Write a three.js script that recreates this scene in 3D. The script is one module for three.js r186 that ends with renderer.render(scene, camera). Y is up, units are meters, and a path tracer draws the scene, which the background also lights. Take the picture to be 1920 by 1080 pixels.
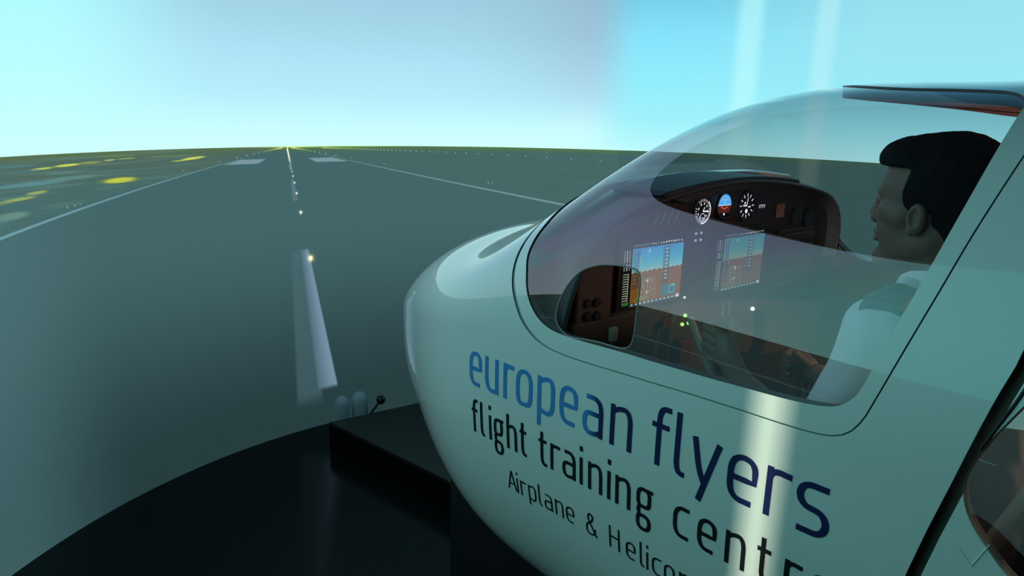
import * as THREE from 'three';
import { mergeGeometries, mergeVertices } from 'three/addons/utils/BufferGeometryUtils.js';
import { RoundedBoxGeometry } from 'three/addons/geometries/RoundedBoxGeometry.js';
import { MarchingCubes } from 'three/addons/objects/MarchingCubes.js';
import { ImprovedNoise } from 'three/addons/math/ImprovedNoise.js';
import { RectAreaLightUniformsLib } from 'three/addons/lights/RectAreaLightUniformsLib.js';

// ---------------------------------------------------------------- camera, light, exposure
const rad = THREE.MathUtils.degToRad;
const scene = new THREE.Scene();
scene.background = new THREE.Color(0, 0, 0);
const camera = new THREE.PerspectiveCamera(2 * THREE.MathUtils.radToDeg(Math.atan(540 / 1350)), 16 / 9, 0.05, 60);
camera.rotation.order = 'YXZ';
camera.position.set(-1.7, 1.9, 0);
camera.rotation.set(rad(-14), rad(-40), rad(1.7));
const renderer = new THREE.WebGLRenderer({ antialias: true });
renderer.toneMapping = THREE.LinearToneMapping;
renderer.toneMappingExposure = 1.0;
renderer.shadowMap.enabled = true;
RectAreaLightUniformsLib.init();
const SCREEN_GLOW = 1.0;       // brightness of the projected picture
// unseen lamp, added to throw the hull's light stripe through a door gap
const hallLight = new THREE.SpotLight(new THREE.Color(1, 0.97, 0.76), 52, 0, rad(20), 0.5, 2);
hallLight.position.set(-4.5, 1.5, 1.126); hallLight.target.position.set(-0.7, 1.2, -0.47);
hallLight.castShadow = true; hallLight.shadow.radius = 0.65; hallLight.name = 'added_lamp_beam';
scene.add(hallLight, hallLight.target);
const SC = { x: 0, z: -1.36, R: 2.46, top: 4.1 };   // the cylindrical projection screen
for (const [th, w] of [[-62, 1.7], [-95, 1.5], [62, 1.7]]) {   // the glow of the screen as area lights for a rasteriser, just in front of it
  const l = new THREE.RectAreaLight(new THREE.Color(0.6, 0.98, 1), 0.06, w, 2.2);
  const r = SC.R - 0.3;
  l.position.set(SC.x + r * Math.sin(rad(th)), 2.75, SC.z - r * Math.cos(rad(th))); l.lookAt(SC.x, 2.75, SC.z); l.name = 'screen_light';
  scene.add(l);
}

// ---------------------------------------------------------------- helpers
const used = new Map();
function numbered(n) { const k = used.get(n) ?? 0; used.set(n, k + 1); return k ? n + '_' + String(k).padStart(3, '0') : n; }
function rng(s) { return () => { s |= 0; s = (s + 0x6D2B79F5) | 0; let t = Math.imul(s ^ (s >>> 15), 1 | s); t = (t + Math.imul(t ^ (t >>> 7), 61 | t)) ^ t; return ((t ^ (t >>> 14)) >>> 0) / 4294967296; }; }
const lerp = (a, b, t) => a + (b - a) * t, clamp = (x, a = 0, b = 1) => Math.min(b, Math.max(a, x)), smooth = (a, b, x) => { const t = clamp((x - a) / (b - a)); return t * t * (3 - 2 * t); };
const noise = new ImprovedNoise();
const V = (x, y, z) => new THREE.Vector3(x, y, z);
function mesh(name, geo, mat, parent) {
  const m = new THREE.Mesh(Array.isArray(geo) ? (geo.length > 1 ? mergeGeometries(geo.map(plain)) : geo[0]) : geo, mat);
  m.name = numbered(name); m.castShadow = m.receiveShadow = true; (parent ?? scene).add(m);
  return m;
}
function plain(g) { const o = g.index ? g.toNonIndexed() : g; for (const k of Object.keys(o.attributes)) if (!['position', 'normal', 'uv'].includes(k)) o.deleteAttribute(k); if (!o.attributes.uv) o.setAttribute('uv', new THREE.BufferAttribute(new Float32Array(o.attributes.position.count * 2), 2)); return o; }
function thing(name, label, category, pos = [0, 0, 0], group) {
  const g = new THREE.Group(); g.name = numbered(name); g.position.set(...pos); g.userData = { label, category }; if (group) g.userData.group = group; scene.add(g); return g;
}
function tag(o, label, category, group) { o.userData = { label, category }; if (group) o.userData.group = group; return o; }
function struct(name, geo, mat) { const m = mesh(name, geo, mat); m.userData = { kind: 'structure' }; return m; }
const std = (r, g, b, o = {}) => { const m = new THREE.MeshPhysicalMaterial({ roughness: 0.6, metalness: 0, side: THREE.DoubleSide, ...o }); m.color.setRGB(r, g, b); return m; };
const glowFlat = (r, g, b, k = 1) => { const m = new THREE.MeshStandardMaterial({ color: 0x080808, roughness: 0.5, emissiveIntensity: k }); m.emissive.setRGB(r, g, b); return m; };
const box = (w, h, d, x = 0, y = 0, z = 0, r = 0.004) => new RoundedBoxGeometry(w, h, d, 2, Math.min(r, w / 2.01, h / 2.01, d / 2.01)).translate(x, y, z);
function tube(pts, r, closed = false, seg = 0, rs = 8) { const c = new THREE.CatmullRomCurve3(pts.map((p) => p.isVector3 ? p : V(...p)), closed); return new THREE.TubeGeometry(c, seg || pts.length * 4, r, rs, closed); }
function bar(a, b, r0, r1 = r0, rs = 12) {   // tapered rod with closed ends
  const A = V(...a), B = V(...b), g = new THREE.CylinderGeometry(r1, r0, A.distanceTo(B), rs, 1);
  return g.applyQuaternion(new THREE.Quaternion().setFromUnitVectors(V(0, 1, 0), B.clone().sub(A).normalize())).translate(...A.lerp(B, 0.5).toArray());
}
function grainTexture(w, seed, lo, hi, sx = 1, sy = 1) {   // soft noise map, grey values
  const d = new Uint8Array(w * w * 4), R = rng(seed);
  for (let y = 0; y < w; y++) for (let x = 0; x < w; x++) {
    const n = 0.5 + 0.28 * noise.noise(x / w * 8 * sx, y / w * 8 * sy, seed) + 0.16 * noise.noise(x / w * 32 * sx, y / w * 32 * sy, seed + 5) + 0.12 * (R() - 0.5);
    const v = lerp(lo, hi, clamp(n)) * 255, i = (y * w + x) * 4; d[i] = d[i + 1] = d[i + 2] = v; d[i + 3] = 255;
  }
  const t = new THREE.DataTexture(d, w, w); t.magFilter = t.minFilter = THREE.LinearFilter; t.wrapS = t.wrapT = THREE.RepeatWrapping; t.needsUpdate = true; return t;
}

// ---------------------------------------------------------------- the room
const floorRough = grainTexture(256, 3, 0.55, 1.0); floorRough.repeat.set(6, 6);
const mFloor = std(0.007, 0.0095, 0.0085, { roughness: 0.22, roughnessMap: floorRough, specularIntensity: 0.4 });
const mWall = std(0.02, 0.022, 0.024, { roughness: 0.95 }), mDark = std(0.012, 0.012, 0.013, { roughness: 0.85 });
struct('floor', new THREE.BoxGeometry(6.6, 0.1, 8.4).translate(0, -0.05, -0.1), mFloor);
struct('ceiling', new THREE.BoxGeometry(6.6, 0.1, 8.4).translate(0, 4.35, -0.1), mWall);
struct('wall_front', new THREE.BoxGeometry(6.6, 4.3, 0.1).translate(0, 2.15, -4.25), mWall);
struct('wall_back', new THREE.BoxGeometry(6.6, 4.3, 0.1).translate(0, 2.15, 4.05), mWall);
struct('wall_right', new THREE.BoxGeometry(0.1, 4.3, 8.4).translate(3.25, 2.15, -0.1), mWall);
{ // unseen left wall; the door gap is added to shape the light stripe
  const gap = 0.0500, z0 = 0.546, x = -3.25;   // the beam passes slantwise, so only part of the gap is open to it
  struct('wall_left', [new THREE.BoxGeometry(0.1, 4.3, z0 + 4.3).translate(x, 2.15, (z0 - 4.3) / 2), new THREE.BoxGeometry(0.1, 4.3, 4.1 - z0 - 1.0).translate(x, 2.15, (z0 + 1.0 + 4.1) / 2), new THREE.BoxGeometry(0.1, 2.2, 1.0).translate(x, 3.2, z0 + 0.5)], mWall);
  struct('wall_hall', [new THREE.BoxGeometry(0.1, 4.3, 3.2).translate(-5.3, 2.15, 1.1), new THREE.BoxGeometry(2.1, 4.3, 0.1).translate(-4.3, 2.15, -0.45), new THREE.BoxGeometry(2.1, 4.3, 0.1).translate(-4.3, 2.15, 2.65)], mWall);  // unseen hall, added to enclose the assumed lamp
  struct('floor_hall', new THREE.BoxGeometry(2.05, 0.1, 3.2).translate(-4.325, -0.05, 1.1), mFloor);
  struct('ceiling_hall', new THREE.BoxGeometry(2.05, 0.1, 3.2).translate(-4.325, 4.35, 1.1), mWall);
  const door = struct('door_1', new THREE.BoxGeometry(0.06, 2.08, 0.97 - gap).translate(x, 1.04, z0 + gap + (0.97 - gap) / 2), mWall);
  mesh('door_handle', bar([x + 0.08, 1.0, z0 + 0.1], [x + 0.08, 1.0, z0 + 0.22], 0.01), mDark, door);
}

// ---------------------------------------------------------------- the projected picture
// Ground coordinates of the picture: the eye stands HE metres over the runway, VP degrees left of the screen's middle.
const VP = -2.6, HE = 4.9, HZ = 1.665;
const hash2 = (x, y) => { const s = Math.sin(x * 127.1 + y * 311.7) * 43758.5453; return s - Math.floor(s); };
const lights = [];   // [theta, height, radius in degrees, brightness, tint]
for (let k = 0; k < 60; k++) {
  const dz = 19.2 + 14.2 * k, t = VP + THREE.MathUtils.radToDeg(Math.atan2(0.87, dz)), d = Math.hypot(0.87, dz);
  lights.push([t, HZ - SC.R * HE / d, k === 0 ? 0.30 : k === 1 ? 0.20 : Math.max(0.06, 0.17 - 0.018 * k), k === 0 ? 1.5 : k < 6 ? 1.0 : 0.75, 1]);
}
for (const s of [-1, 1]) for (let k = 0; k < 40; k++) {
  const dz = 114 + 60 * k, X = s * 27, d = Math.hypot(X, dz); lights.push([VP + THREE.MathUtils.radToDeg(Math.atan2(X, dz)), HZ - SC.R * HE / d, 0.07, k < 2 ? 0.45 : 0.6, k > 3 ? 2 : 0]);
}
for (let k = 0; k < 70; k++) {
  const dz = 128 + 20.5 * k, X = 128, d = Math.hypot(X, dz); lights.push([VP + THREE.MathUtils.radToDeg(Math.atan2(X, dz)), HZ - SC.R * HE * 0.99 / d, 0.075, 0.62 - 0.003 * k, k > 30 ? 2 : 0]);
}
lights.push([26.0, 1.447, 0.1, 0.5, 0], [26.6, 1.444, 0.09, 0.4, 0], [-28.6, 1.447, 0.1, 0.35, 0], [-29.4, 1.443, 0.1, 0.35, 0], [-28.0, 1.45, 0.08, 0.3, 0]);
const patches = [   // taxiway markings and pale strips on the grass at the left: theta, height, half width (deg), half height (m), slope, colour, strength
  [-23.4, 1.537, 1.5, 0.0095, 0.001, [0.90, 0.92, 0.30], 1.0], [-23.4, 1.537, 2.1, 0.013, 0.001, [0.62, 0.68, 0.22], 0.45], [-14.6, 1.619, 1.3, 0.0055, 0.005, [0.86, 0.90, 0.38], 0.95], [-16.2, 1.610, 1.0, 0.0035, 0.002, [0.72, 0.78, 0.30], 0.8],
  [-31.6, 1.610, 1.2, 0.0042, 0.002, [0.80, 0.84, 0.36], 0.9], [-28.9, 1.617, 1.3, 0.0050, 0.002, [0.82, 0.86, 0.36], 0.95], [-26.4, 1.622, 1.2, 0.0045, 0.001, [0.62, 0.68, 0.34], 0.75], [-24.3, 1.628, 0.6, 0.0035, 0.001, [0.72, 0.76, 0.48], 0.8], [-22.4, 1.631, 1.0, 0.0032, 0.001, [0.62, 0.68, 0.36], 0.75], [-23.6, 1.644, 2.2, 0.0032, 0, [0.50, 0.55, 0.34], 0.6], [-17.0, 1.634, 3.2, 0.003, 0.001, [0.50, 0.54, 0.34], 0.6],
  [-34.2, 1.499, 1.6, 0.0060, 0.003, [0.64, 0.70, 0.38], 0.85], [-32.3, 1.517, 1.0, 0.0060, 0.002, [0.64, 0.70, 0.40], 0.85], [-36.4, 1.490, 1.6, 0.0065, 0.003, [0.50, 0.60, 0.42], 0.65],
  [-33.0, 1.553, 3.6, 0.0085, 0.002, [0.36, 0.56, 0.58], 0.85], [-28.6, 1.563, 2.6, 0.0075, 0.002, [0.38, 0.54, 0.54], 0.75], [-29.4, 1.586, 1.8, 0.0045, 0.000, [0.36, 0.52, 0.52], 0.7], [-33.6, 1.604, 2.2, 0.0065, 0.001, [0.30, 0.46, 0.48], 0.7], [-34.0, 1.626, 2.0, 0.0045, 0, [0.32, 0.50, 0.52], 0.75], [-25.0, 1.612, 2.6, 0.004, 0.001, [0.40, 0.50, 0.44], 0.6], [-20.5, 1.616, 2.6, 0.004, 0.001, [0.36, 0.46, 0.42], 0.6],
  [-24.6, 1.509, 1.8, 0.008, 0.004, [0.34, 0.47, 0.46], 0.45], [-30.0, 1.532, 2.4, 0.007, 0.002, [0.34, 0.46, 0.44], 0.5], [-35.2, 1.437, 1.7, 0.014, 0.003, [0.46, 0.60, 0.54], 0.7], [-38.0, 1.42, 2.4, 0.02, 0.002, [0.34, 0.50, 0.50], 0.5], [-29.8, 1.456, 2.4, 0.010, 0.003, [0.33, 0.46, 0.43], 0.45],
];
const srgbToLin = (c) => c <= 0.04045 ? c / 12.92 : Math.pow((c + 0.055) / 1.055, 2.4);
const linToSrgb = (c) => c <= 0.0031308 ? c * 12.92 : 1.055 * Math.pow(c, 1 / 2.4) - 0.055;
const mix3 = (a, b, t) => [lerp(a[0], b[0], t), lerp(a[1], b[1], t), lerp(a[2], b[2], t)];
const S8 = (r, g, b) => [r / 255, g / 255, b / 255];
function ramp(y, stops) { for (let i = 1; i < stops.length; i++) if (y < stops[i][0]) return mix3(stops[i - 1][1], stops[i][1], clamp((y - stops[i - 1][0]) / (stops[i][0] - stops[i - 1][0]))); return stops[stops.length - 1][1]; }
const skyMid = [[1.66, S8(208, 254, 252)], [1.78, S8(200, 252, 254)], [1.95, S8(182, 236, 252)], [2.15, S8(174, 225, 245)], [2.35, S8(163, 212, 232)], [3.0, S8(146, 184, 212)], [4.2, S8(132, 164, 196)]];
const skyLeft = [[1.66, S8(205, 255, 252)], [1.95, S8(190, 254, 254)], [2.35, S8(172, 250, 255)], [3.0, S8(158, 238, 238)], [4.2, S8(138, 210, 216)]];  // upper stops lie out of view and are raised to brighten the hull
const skyRight = [[1.66, S8(190, 250, 252)], [1.85, S8(160, 242, 252)], [2.1, S8(146, 236, 252)], [2.35, S8(134, 226, 250)], [2.8, S8(100, 185, 212)], [3.2, S8(62, 126, 156)], [4.2, S8(26, 62, 84)]];  // upper stops lie out of view, darkened to dim reflections in the roof glass
function pictureAt(th, y) {   // sRGB colour of the projected picture at an angle and height on the screen
  const seamL = smooth(-31.0, -9.0, th), seamR = smooth(39.5, 47.5, th);
  let c;
  if (y > HZ) {
    const mid = ramp(y, skyMid), tone = 1 - 0.055 * smooth(18, 44, th) * smooth(1.75, 2.2, y);
    let m = [mid[0] * tone, mid[1] * tone, mid[2] * tone];
    m = mix3(m, [m[0] * 0.985 + 0.02, m[1] * 0.97, m[2] * 0.985], smooth(30, 44, th) * smooth(1.75, 2.1, y));
    c = mix3(mix3(ramp(y, skyLeft), m, seamL), ramp(y, skyRight), seamR);
    { const l = (c[0] + c[1] + c[2]) / 3, v = Math.max(smooth(-34, -46, th), smooth(2.3, 2.7, y) * smooth(0, -25, th)) * smooth(-88, -66, th), w = smooth(-76, -106, th); c = mix3(c, [l * 0.92, l * 1.02, l * 1.22], v); c = mix3(c, [c[0] * 0.6, c[1] * 1.0, c[2] * 0.96], w); }   // unseen left picture tinted violet for canopy reflections, cyan to colour the hull
    c = mix3(c, S8(162, 228, 238), smooth(50, 82, th) * 0.7 * smooth(1.8, 2.3, y) * smooth(3.0, 2.5, y));
    const b1 = Math.exp(-Math.pow((th - 61.6) / 1.7, 4)) * 0.55, b2 = Math.exp(-Math.pow((th - 71.2) / 1.35, 4)) * 0.45;
    const bh = smooth(3.1, 2.5, y); c = mix3(c, S8(196, 255, 255), b1 * bh); c = mix3(c, S8(200, 246, 250), b2 * bh);
  } else {
    const d = SC.R * HE / Math.max(HZ - y, 1e-4), a = rad(th - VP), X = d * Math.sin(a), Z = d * Math.cos(a);
    const runway = smooth(23.4, 22.6, Math.abs(X)) * (Math.abs(th - VP) < 88 ? 1 : 0);
    const n = noise.noise(th * 0.7, y * 26, 2.5) * 0.5 + noise.noise(th * 0.2, y * 60, 8.5) * 0.5;
    const low = smooth(1.3, 0.1, y);
    const rw = mix3(S8(66, 100, 102), S8(38, 60, 63), low), gr = mix3(S8(68, 102, 100), S8(40, 64, 67), low);
    c = mix3([gr[0] + n * 0.014, gr[1] + n * 0.016, gr[2] + n * 0.014], rw, runway);
    c = mix3(c, S8(78, 118, 122), smooth(-24, -40, th) * 0.55);                              // brighter projector on the left
    c = mix3(c, mix3(S8(82, 104, 88), S8(70, 106, 104), smooth(1.6, 1.46, y)), (1 - runway) * smooth(-4, -12, th) * 0.6);   // drier grass at the left
    const rim = Math.exp(-Math.pow((HZ - y) / 0.022, 2));
    c = mix3(c, th > VP ? S8(84, 122, 62) : S8(92, 112, 68), rim * 0.75 * smooth(90, 70, Math.abs(th)));
    c = mix3(c, S8(196, 214, 92), Math.exp(-Math.pow((HZ - y) / 0.006, 2)) * (Math.exp(-Math.pow((th - VP) / 3.5, 2)) * 0.8 + (th > VP ? 0.5 * smooth(16, 6, th) : 0)));
    if (th > 45) c = mix3(c, S8(62, 92, 92), 0.5);
    const band = Math.exp(-Math.pow((th - 61.6) / 1.7, 4)) * 0.15 + Math.exp(-Math.pow((th - 71.2) / 1.35, 4)) * 0.5;
    c = mix3(c, S8(150, 160, 140), band * 0.6);
    // painted markings
    const px = d * 0.0012;                                                                        // softness that grows with distance
    const strip = (x0, x1, soft) => smooth(x0 - soft, x0 + soft, X) * smooth(x1 + soft, x1 - soft, X);
    if (Z > 0) {
      for (const s of [-1, 1]) { const e = strip(s * 22 - 0.42, s * 22 + 0.42, 0.12 + px) * smooth(400, 120, Z); c = mix3(c, s < 0 ? mix3(S8(116, 164, 176), S8(116, 150, 158), smooth(20, 100, Z)) : S8(122, 152, 154), e * 0.85); }
      for (const s of [-1, 1]) { const e = strip(s > 0 ? 9.5 : -20.5, s > 0 ? 20.5 : -9.5, 0.4) * smooth(138, 142, Z) * smooth(196, 188, Z); c = mix3(c, S8(140, 166, 178), e * 0.75); }
      const dash = (z0, z1) => smooth(z0 - 0.02 * z0, z0 + 0.02 * z0, Z) * smooth(z1 + 0.02 * z1, z1 - 0.02 * z1, Z);
      if (Z < 24) { const g = smooth(20.2, 20.8, 41.5 - Z); c = mix3(c, mix3(S8(82, 112, 128), S8(116, 142, 162), smooth(0.42, 0.84, X)), strip(0.44, 0.86, 0.022) * g * smooth(8.3, 8.5, Z)); c = mix3(c, S8(74, 104, 112), strip(-0.02, 0.5, 0.05) * g * 0.6 * smooth(7.8, 8.4, Z)); }
      c = mix3(c, S8(96, 122, 134), strip(0.36, 0.86, 0.09) * dash(41, 69) * 0.75);
      for (let k = 1; k < 9; k++) c = mix3(c, S8(140, 160, 166), strip(0.3, 0.95, 0.1 + 0.05 * k) * dash(41 + 55 * k, 69 + 55 * k) * 0.5);
      c = mix3(c, S8(255, 250, 190), Math.exp(-Math.pow((X - 0.87) / (0.2 + px * 0.9), 2)) * smooth(110, 230, Z) * 0.95);                 // lamps that run together far off
    }
    for (const [t, h, w, hh, sl, col, k] of patches) {
      const dx = (th - t) / w, dy = (y - h - sl * dx) / hh, q = dx * dx + dy * dy;
      if (q < 3) c = mix3(c, col, k * smooth(1.9, 0.25, q + 0.35 * n));
    }
    if (th < -8 && y > 1.42) { const st = noise.noise(th * 0.09 + 4, y * 70, 1.2); c = mix3(c, S8(98, 136, 134), clamp(st * 0.9 - 0.12) * (1 - runway) * smooth(-9, -20, th)); }
    // projector fall-off towards the floor is painted by the low ramp above
  }
  if (th > -45 && th < 46 && y > 0.9 && y < HZ + 0.03) for (const [t, h, r, b, tint] of lights) {
    const dy = (y - h) / (SC.R * Math.PI / 180), dx = th - t; if (Math.abs(dx) > 3 * r || Math.abs(dy) > 3.5 * r) continue;
    const q = (dx * dx + dy * dy / 1.25) / (r * r), g = Math.exp(-q * 1.1);
    c = mix3(c, tint === 1 ? S8(255, 255, 226) : tint === 2 ? S8(210, 226, 120) : S8(206, 236, 232), clamp(g * b * 1.2));
    if (r > 0.2) c = mix3(c, S8(250, 246, 140), clamp(Math.exp(-q * 0.35) * 0.3));
  }
  return c;
}
function pictureTexture(w, h, t0, t1, y0, y1) {
  const d = new Uint8Array(w * h * 4);
  for (let j = 0; j < h; j++) for (let i = 0; i < w; i++) {
    const c = pictureAt(lerp(t0, t1, (i + 0.5) / w), lerp(y0, y1, (j + 0.5) / h)), o = (j * w + i) * 4, dith = (hash2(i, j) - 0.5) / 255;
    for (let k = 0; k < 3; k++) d[o + k] = Math.round(clamp(c[k] + dith) * 255); d[o + 3] = 255;
  }
  const t = new THREE.DataTexture(d, w, h); t.colorSpace = THREE.SRGBColorSpace; t.magFilter = t.minFilter = THREE.LinearFilter; t.needsUpdate = true; return t;
}
function arcPatch(t0, t1, y0, y1, r, seg) {   // a curved sheet facing the middle of the hall
  const p = [], n = [], uv = [], idx = [];
  for (let i = 0; i <= seg; i++) for (let j = 0; j <= 1; j++) {
    const t = rad(lerp(t0, t1, i / seg)), s = Math.sin(t), c = Math.cos(t);
    p.push(SC.x + r * s, j ? y1 : y0, SC.z - r * c); n.push(-s, 0, c); uv.push(i / seg, j);
  }
  for (let i = 0; i < seg; i++) { const a = i * 2; idx.push(a, a + 2, a + 1, a + 1, a + 2, a + 3); }
  const g = new THREE.BufferGeometry(); g.setAttribute('position', new THREE.Float32BufferAttribute(p, 3)); g.setAttribute('normal', new THREE.Float32BufferAttribute(n, 3)); g.setAttribute('uv', new THREE.Float32BufferAttribute(uv, 2)); g.setIndex(idx); return g;
}
const END = 115, FOOT = 0.0;
const screen = thing('projection_screen', 'tall curved projection screen showing a runway under a pale blue sky', 'screen');
{
  const backing = [arcPatch(-END, END, 0, SC.top, SC.R + 0.05, 120)];
  for (const [y, up] of [[0, -1], [SC.top, 1]]) {   // top and bottom edges give the shell its thickness
    const p = [], n = [], uv = [], idx = [];
    for (let i = 0; i <= 120; i++) for (let j = 0; j < 2; j++) { const t = rad(lerp(-END, END, i / 120)), r = SC.R + 0.05 * j; p.push(SC.x + r * Math.sin(t), y, SC.z - r * Math.cos(t)); n.push(0, up, 0); uv.push(i / 120, j); }
    for (let i = 0; i < 120; i++) { const a = i * 2; idx.push(a, a + 1, a + 2, a + 1, a + 3, a + 2); }
    const g = new THREE.BufferGeometry(); g.setAttribute('position', new THREE.Float32BufferAttribute(p, 3)); g.setAttribute('normal', new THREE.Float32BufferAttribute(n, 3)); g.setAttribute('uv', new THREE.Float32BufferAttribute(uv, 2)); g.setIndex(idx); backing.push(g);
  }
  const mBack = std(0.3, 0.31, 0.31, { roughness: 0.9 });
  mesh('screen_shell', backing, mBack, screen);
  const img = (t0, t1, y0, y1, w, h, seg) => {
    const m = new THREE.MeshStandardMaterial({ roughness: 0.9, emissive: 0xffffff, emissiveIntensity: SCREEN_GLOW, emissiveMap: pictureTexture(w, h, t0, t1, y0, y1), side: THREE.DoubleSide }); m.color.setRGB(0.02, 0.02, 0.02);
    mesh('projected_screen_image', arcPatch(t0, t1, y0, y1, SC.R, seg), m, screen);
  };
  img(-45, 46, FOOT, 1.75, 2048, 1440, 90); img(-45, 46, 1.75, SC.top, 512, 256, 90);
  img(46, END, FOOT, 1.75, 768, 768, 70); img(46, END, 1.75, SC.top, 512, 192, 70);
  img(-END, -45, FOOT, 1.75, 512, 512, 70); img(-END, -45, 1.75, SC.top, 256, 128, 70);
}

// ---------------------------------------------------------------- the shape of the simulator's shell
// Cross-sections along the axis: half width, top and bottom follow splines in the root of the distance from the nose; each section is a superellipse.
const NOSE = -2.2532, ZR = 0.4, TAIL = 1.0, Y0 = 1.1078, NU = 2.2582, NL = 2.9194;
const SK = [0, .12, .25, .4, .55, .7, .85, 1], SW = [0, .2107, .4225, .5765, .7054, .704, .707, .7136], ST = [0, .1397, .2024, .4153, .5119, .834, .8821, 1.0108], SB = [0, -.1274, -.2683, -.3981, -.5381, -.5952, -.7214, -.8141], SM = [0, .16035, .3207, .3207], SMK = [0, .35, .7, 1];
function slopes(x, y) { const n = x.length; return x.map((_, i) => { if (i === 0) return (y[1] - y[0]) / (x[1] - x[0]); if (i === n - 1) return (y[i] - y[i - 1]) / (x[i] - x[i - 1]); const a = x[i] - x[i - 1], b = x[i + 1] - x[i]; return (a * a * y[i + 1] + (b * b - a * a) * y[i] - b * b * y[i - 1]) / (a * b * (a + b)); }); }
function spline(x, y) { const m = slopes(x, y); return (s) => { let i = 0; while (i < x.length - 2 && s > x[i + 1]) i++; const h = x[i + 1] - x[i], t = (s - x[i]) / h; return (1 + 2 * t) * (1 - t) ** 2 * y[i] + t * (1 - t) ** 2 * h * m[i] + t * t * (3 - 2 * t) * y[i + 1] + t * t * (t - 1) * h * m[i + 1]; }; }
const fW = spline(SK, SW), fT = spline(SK, ST), fB = spline(SK, SB), fM = spline(SMK, SM);
function dims(z) { const s = Math.sqrt(clamp((z - NOSE) / (ZR - NOSE))); return { w: Math.max(fW(s), 0), t: Y0 + fT(s), b: Y0 + fB(s), m: Y0 + fM(s) }; }
const MS = 300, sections = new Map();
function section(z) {   // the near half of a section from top to bottom with its girth
  const key = Math.round(z * 1e5); let s = sections.get(key); if (s) return s;
  const { w, t, b, m } = dims(z), X = new Float64Array(MS + 1), Y = new Float64Array(MS + 1), G = new Float64Array(MS + 1);
  for (let i = 0; i <= MS; i++) {
    const tau = -1 + 2 * i / MS, a = Math.PI / 2 * (1 + Math.sign(tau) * Math.abs(tau) ** 1.5), si = Math.max(Math.sin(a), 0), co = Math.cos(a), up = tau < 0, n = up ? NU : NL;
    X[i] = w * si ** (2 / n); Y[i] = m + (up ? t - m : m - b) * Math.sign(co) * Math.abs(co) ** (2 / n);
    if (i) G[i] = G[i - 1] + Math.hypot(X[i] - X[i - 1], Y[i] - Y[i - 1]);
  }
  s = { X, Y, G, total: G[MS] }; sections.set(key, s); return s;
}
function onSection(s, g) { let lo = 0, hi = MS; while (hi - lo > 1) { const k = (lo + hi) >> 1; if (s.G[k] <= g) lo = k; else hi = k; } const t = clamp((g - s.G[lo]) / Math.max(s.G[hi] - s.G[lo], 1e-9)); return [lerp(s.X[lo], s.X[hi], t), lerp(s.Y[lo], s.Y[hi], t)]; }
function at(z, g) { const [x, y] = onSection(section(z), Math.abs(g)); return V(g >= 0 ? -x : x, y, z); }   // g > 0 runs down the left (near) side
function normalAt(z, g) { const e = 0.004, a = at(z + e, g).sub(at(z - e, g)), b = at(z, g + e).sub(at(z, g - e)); return a.cross(b).normalize().multiplyScalar(-1); }
function off(z, g, d) { const n = normalAt(z, g), p = at(z, g); if (n.dot(V(p.x, p.y - dims(z).m, 0)) < 0) n.negate(); return p.addScaledVector(n, d); }

// one fine grid over the shell; the parts are cut out of it
function shellGrid(rowStep, cols) {
  const zs = []; for (let s = 0.004; s < 0.45; s += 0.0045 * rowStep) zs.push(NOSE + s * s * (ZR - NOSE));
  for (let z = zs[zs.length - 1] + 0.011 * rowStep; z < TAIL; z += 0.0115 * rowStep) zs.push(z); zs.push(TAIL);
  const nr = zs.length, nc = cols + 1, P = new Float32Array(nr * nc * 3), N = new Float32Array(nr * nc * 3), Q = new Float32Array(nr * nc * 2);
  zs.forEach((z, r) => { const s = section(z); for (let c = 0; c < nc; c++) { const u = -1 + 2 * c / cols, g = u * s.total, i = r * nc + c, [x, y] = onSection(s, Math.abs(g)); P[i * 3] = g >= 0 ? -x : x; P[i * 3 + 1] = y; P[i * 3 + 2] = z; Q[i * 2] = z; Q[i * 2 + 1] = g; } });
  const a = V(), b = V(), get = (r, c, v) => v.fromArray(P, (r * nc + c) * 3), v0 = V();
  for (let r = 0; r < nr; r++) for (let c = 0; c < nc; c++) {
    get(Math.min(r + 1, nr - 1), c, a).sub(get(Math.max(r - 1, 0), c, v0)); const c1 = c === cols ? 1 : c + 1, c0 = c === 0 ? cols - 1 : c - 1; get(r, c1, b).sub(get(r, c0, v0));
    a.cross(b).normalize(); const i = r * nc + c; if (a.x * P[i * 3] + a.y * (P[i * 3 + 1] - dims(zs[r]).m) < 0) a.negate(); a.toArray(N, i * 3);
  }
  const idx = []; for (let r = 0; r < nr - 1; r++) for (let c = 0; c < cols; c++) { const i = r * nc + c; idx.push(i, i + 1, i + nc, i + 1, i + nc + 1, i + nc); }
  return { P, N, Q, idx: Uint32Array.from(idx), n: nr * nc };
}
function loop(pts, mirror, per = 6) {   // closed smooth outline in (z, girth); mirrored over the top when it spans both sides
  const all = mirror ? [...pts, ...pts.slice(1, -1).reverse().map(([z, g]) => [z, -g])] : pts;
  return new THREE.CatmullRomCurve3(all.map(([z, g]) => V(z, g, 0)), true, 'centripetal').getPoints(all.length * per).slice(0, -1).map((p) => [p.x, p.y]);
}
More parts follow.
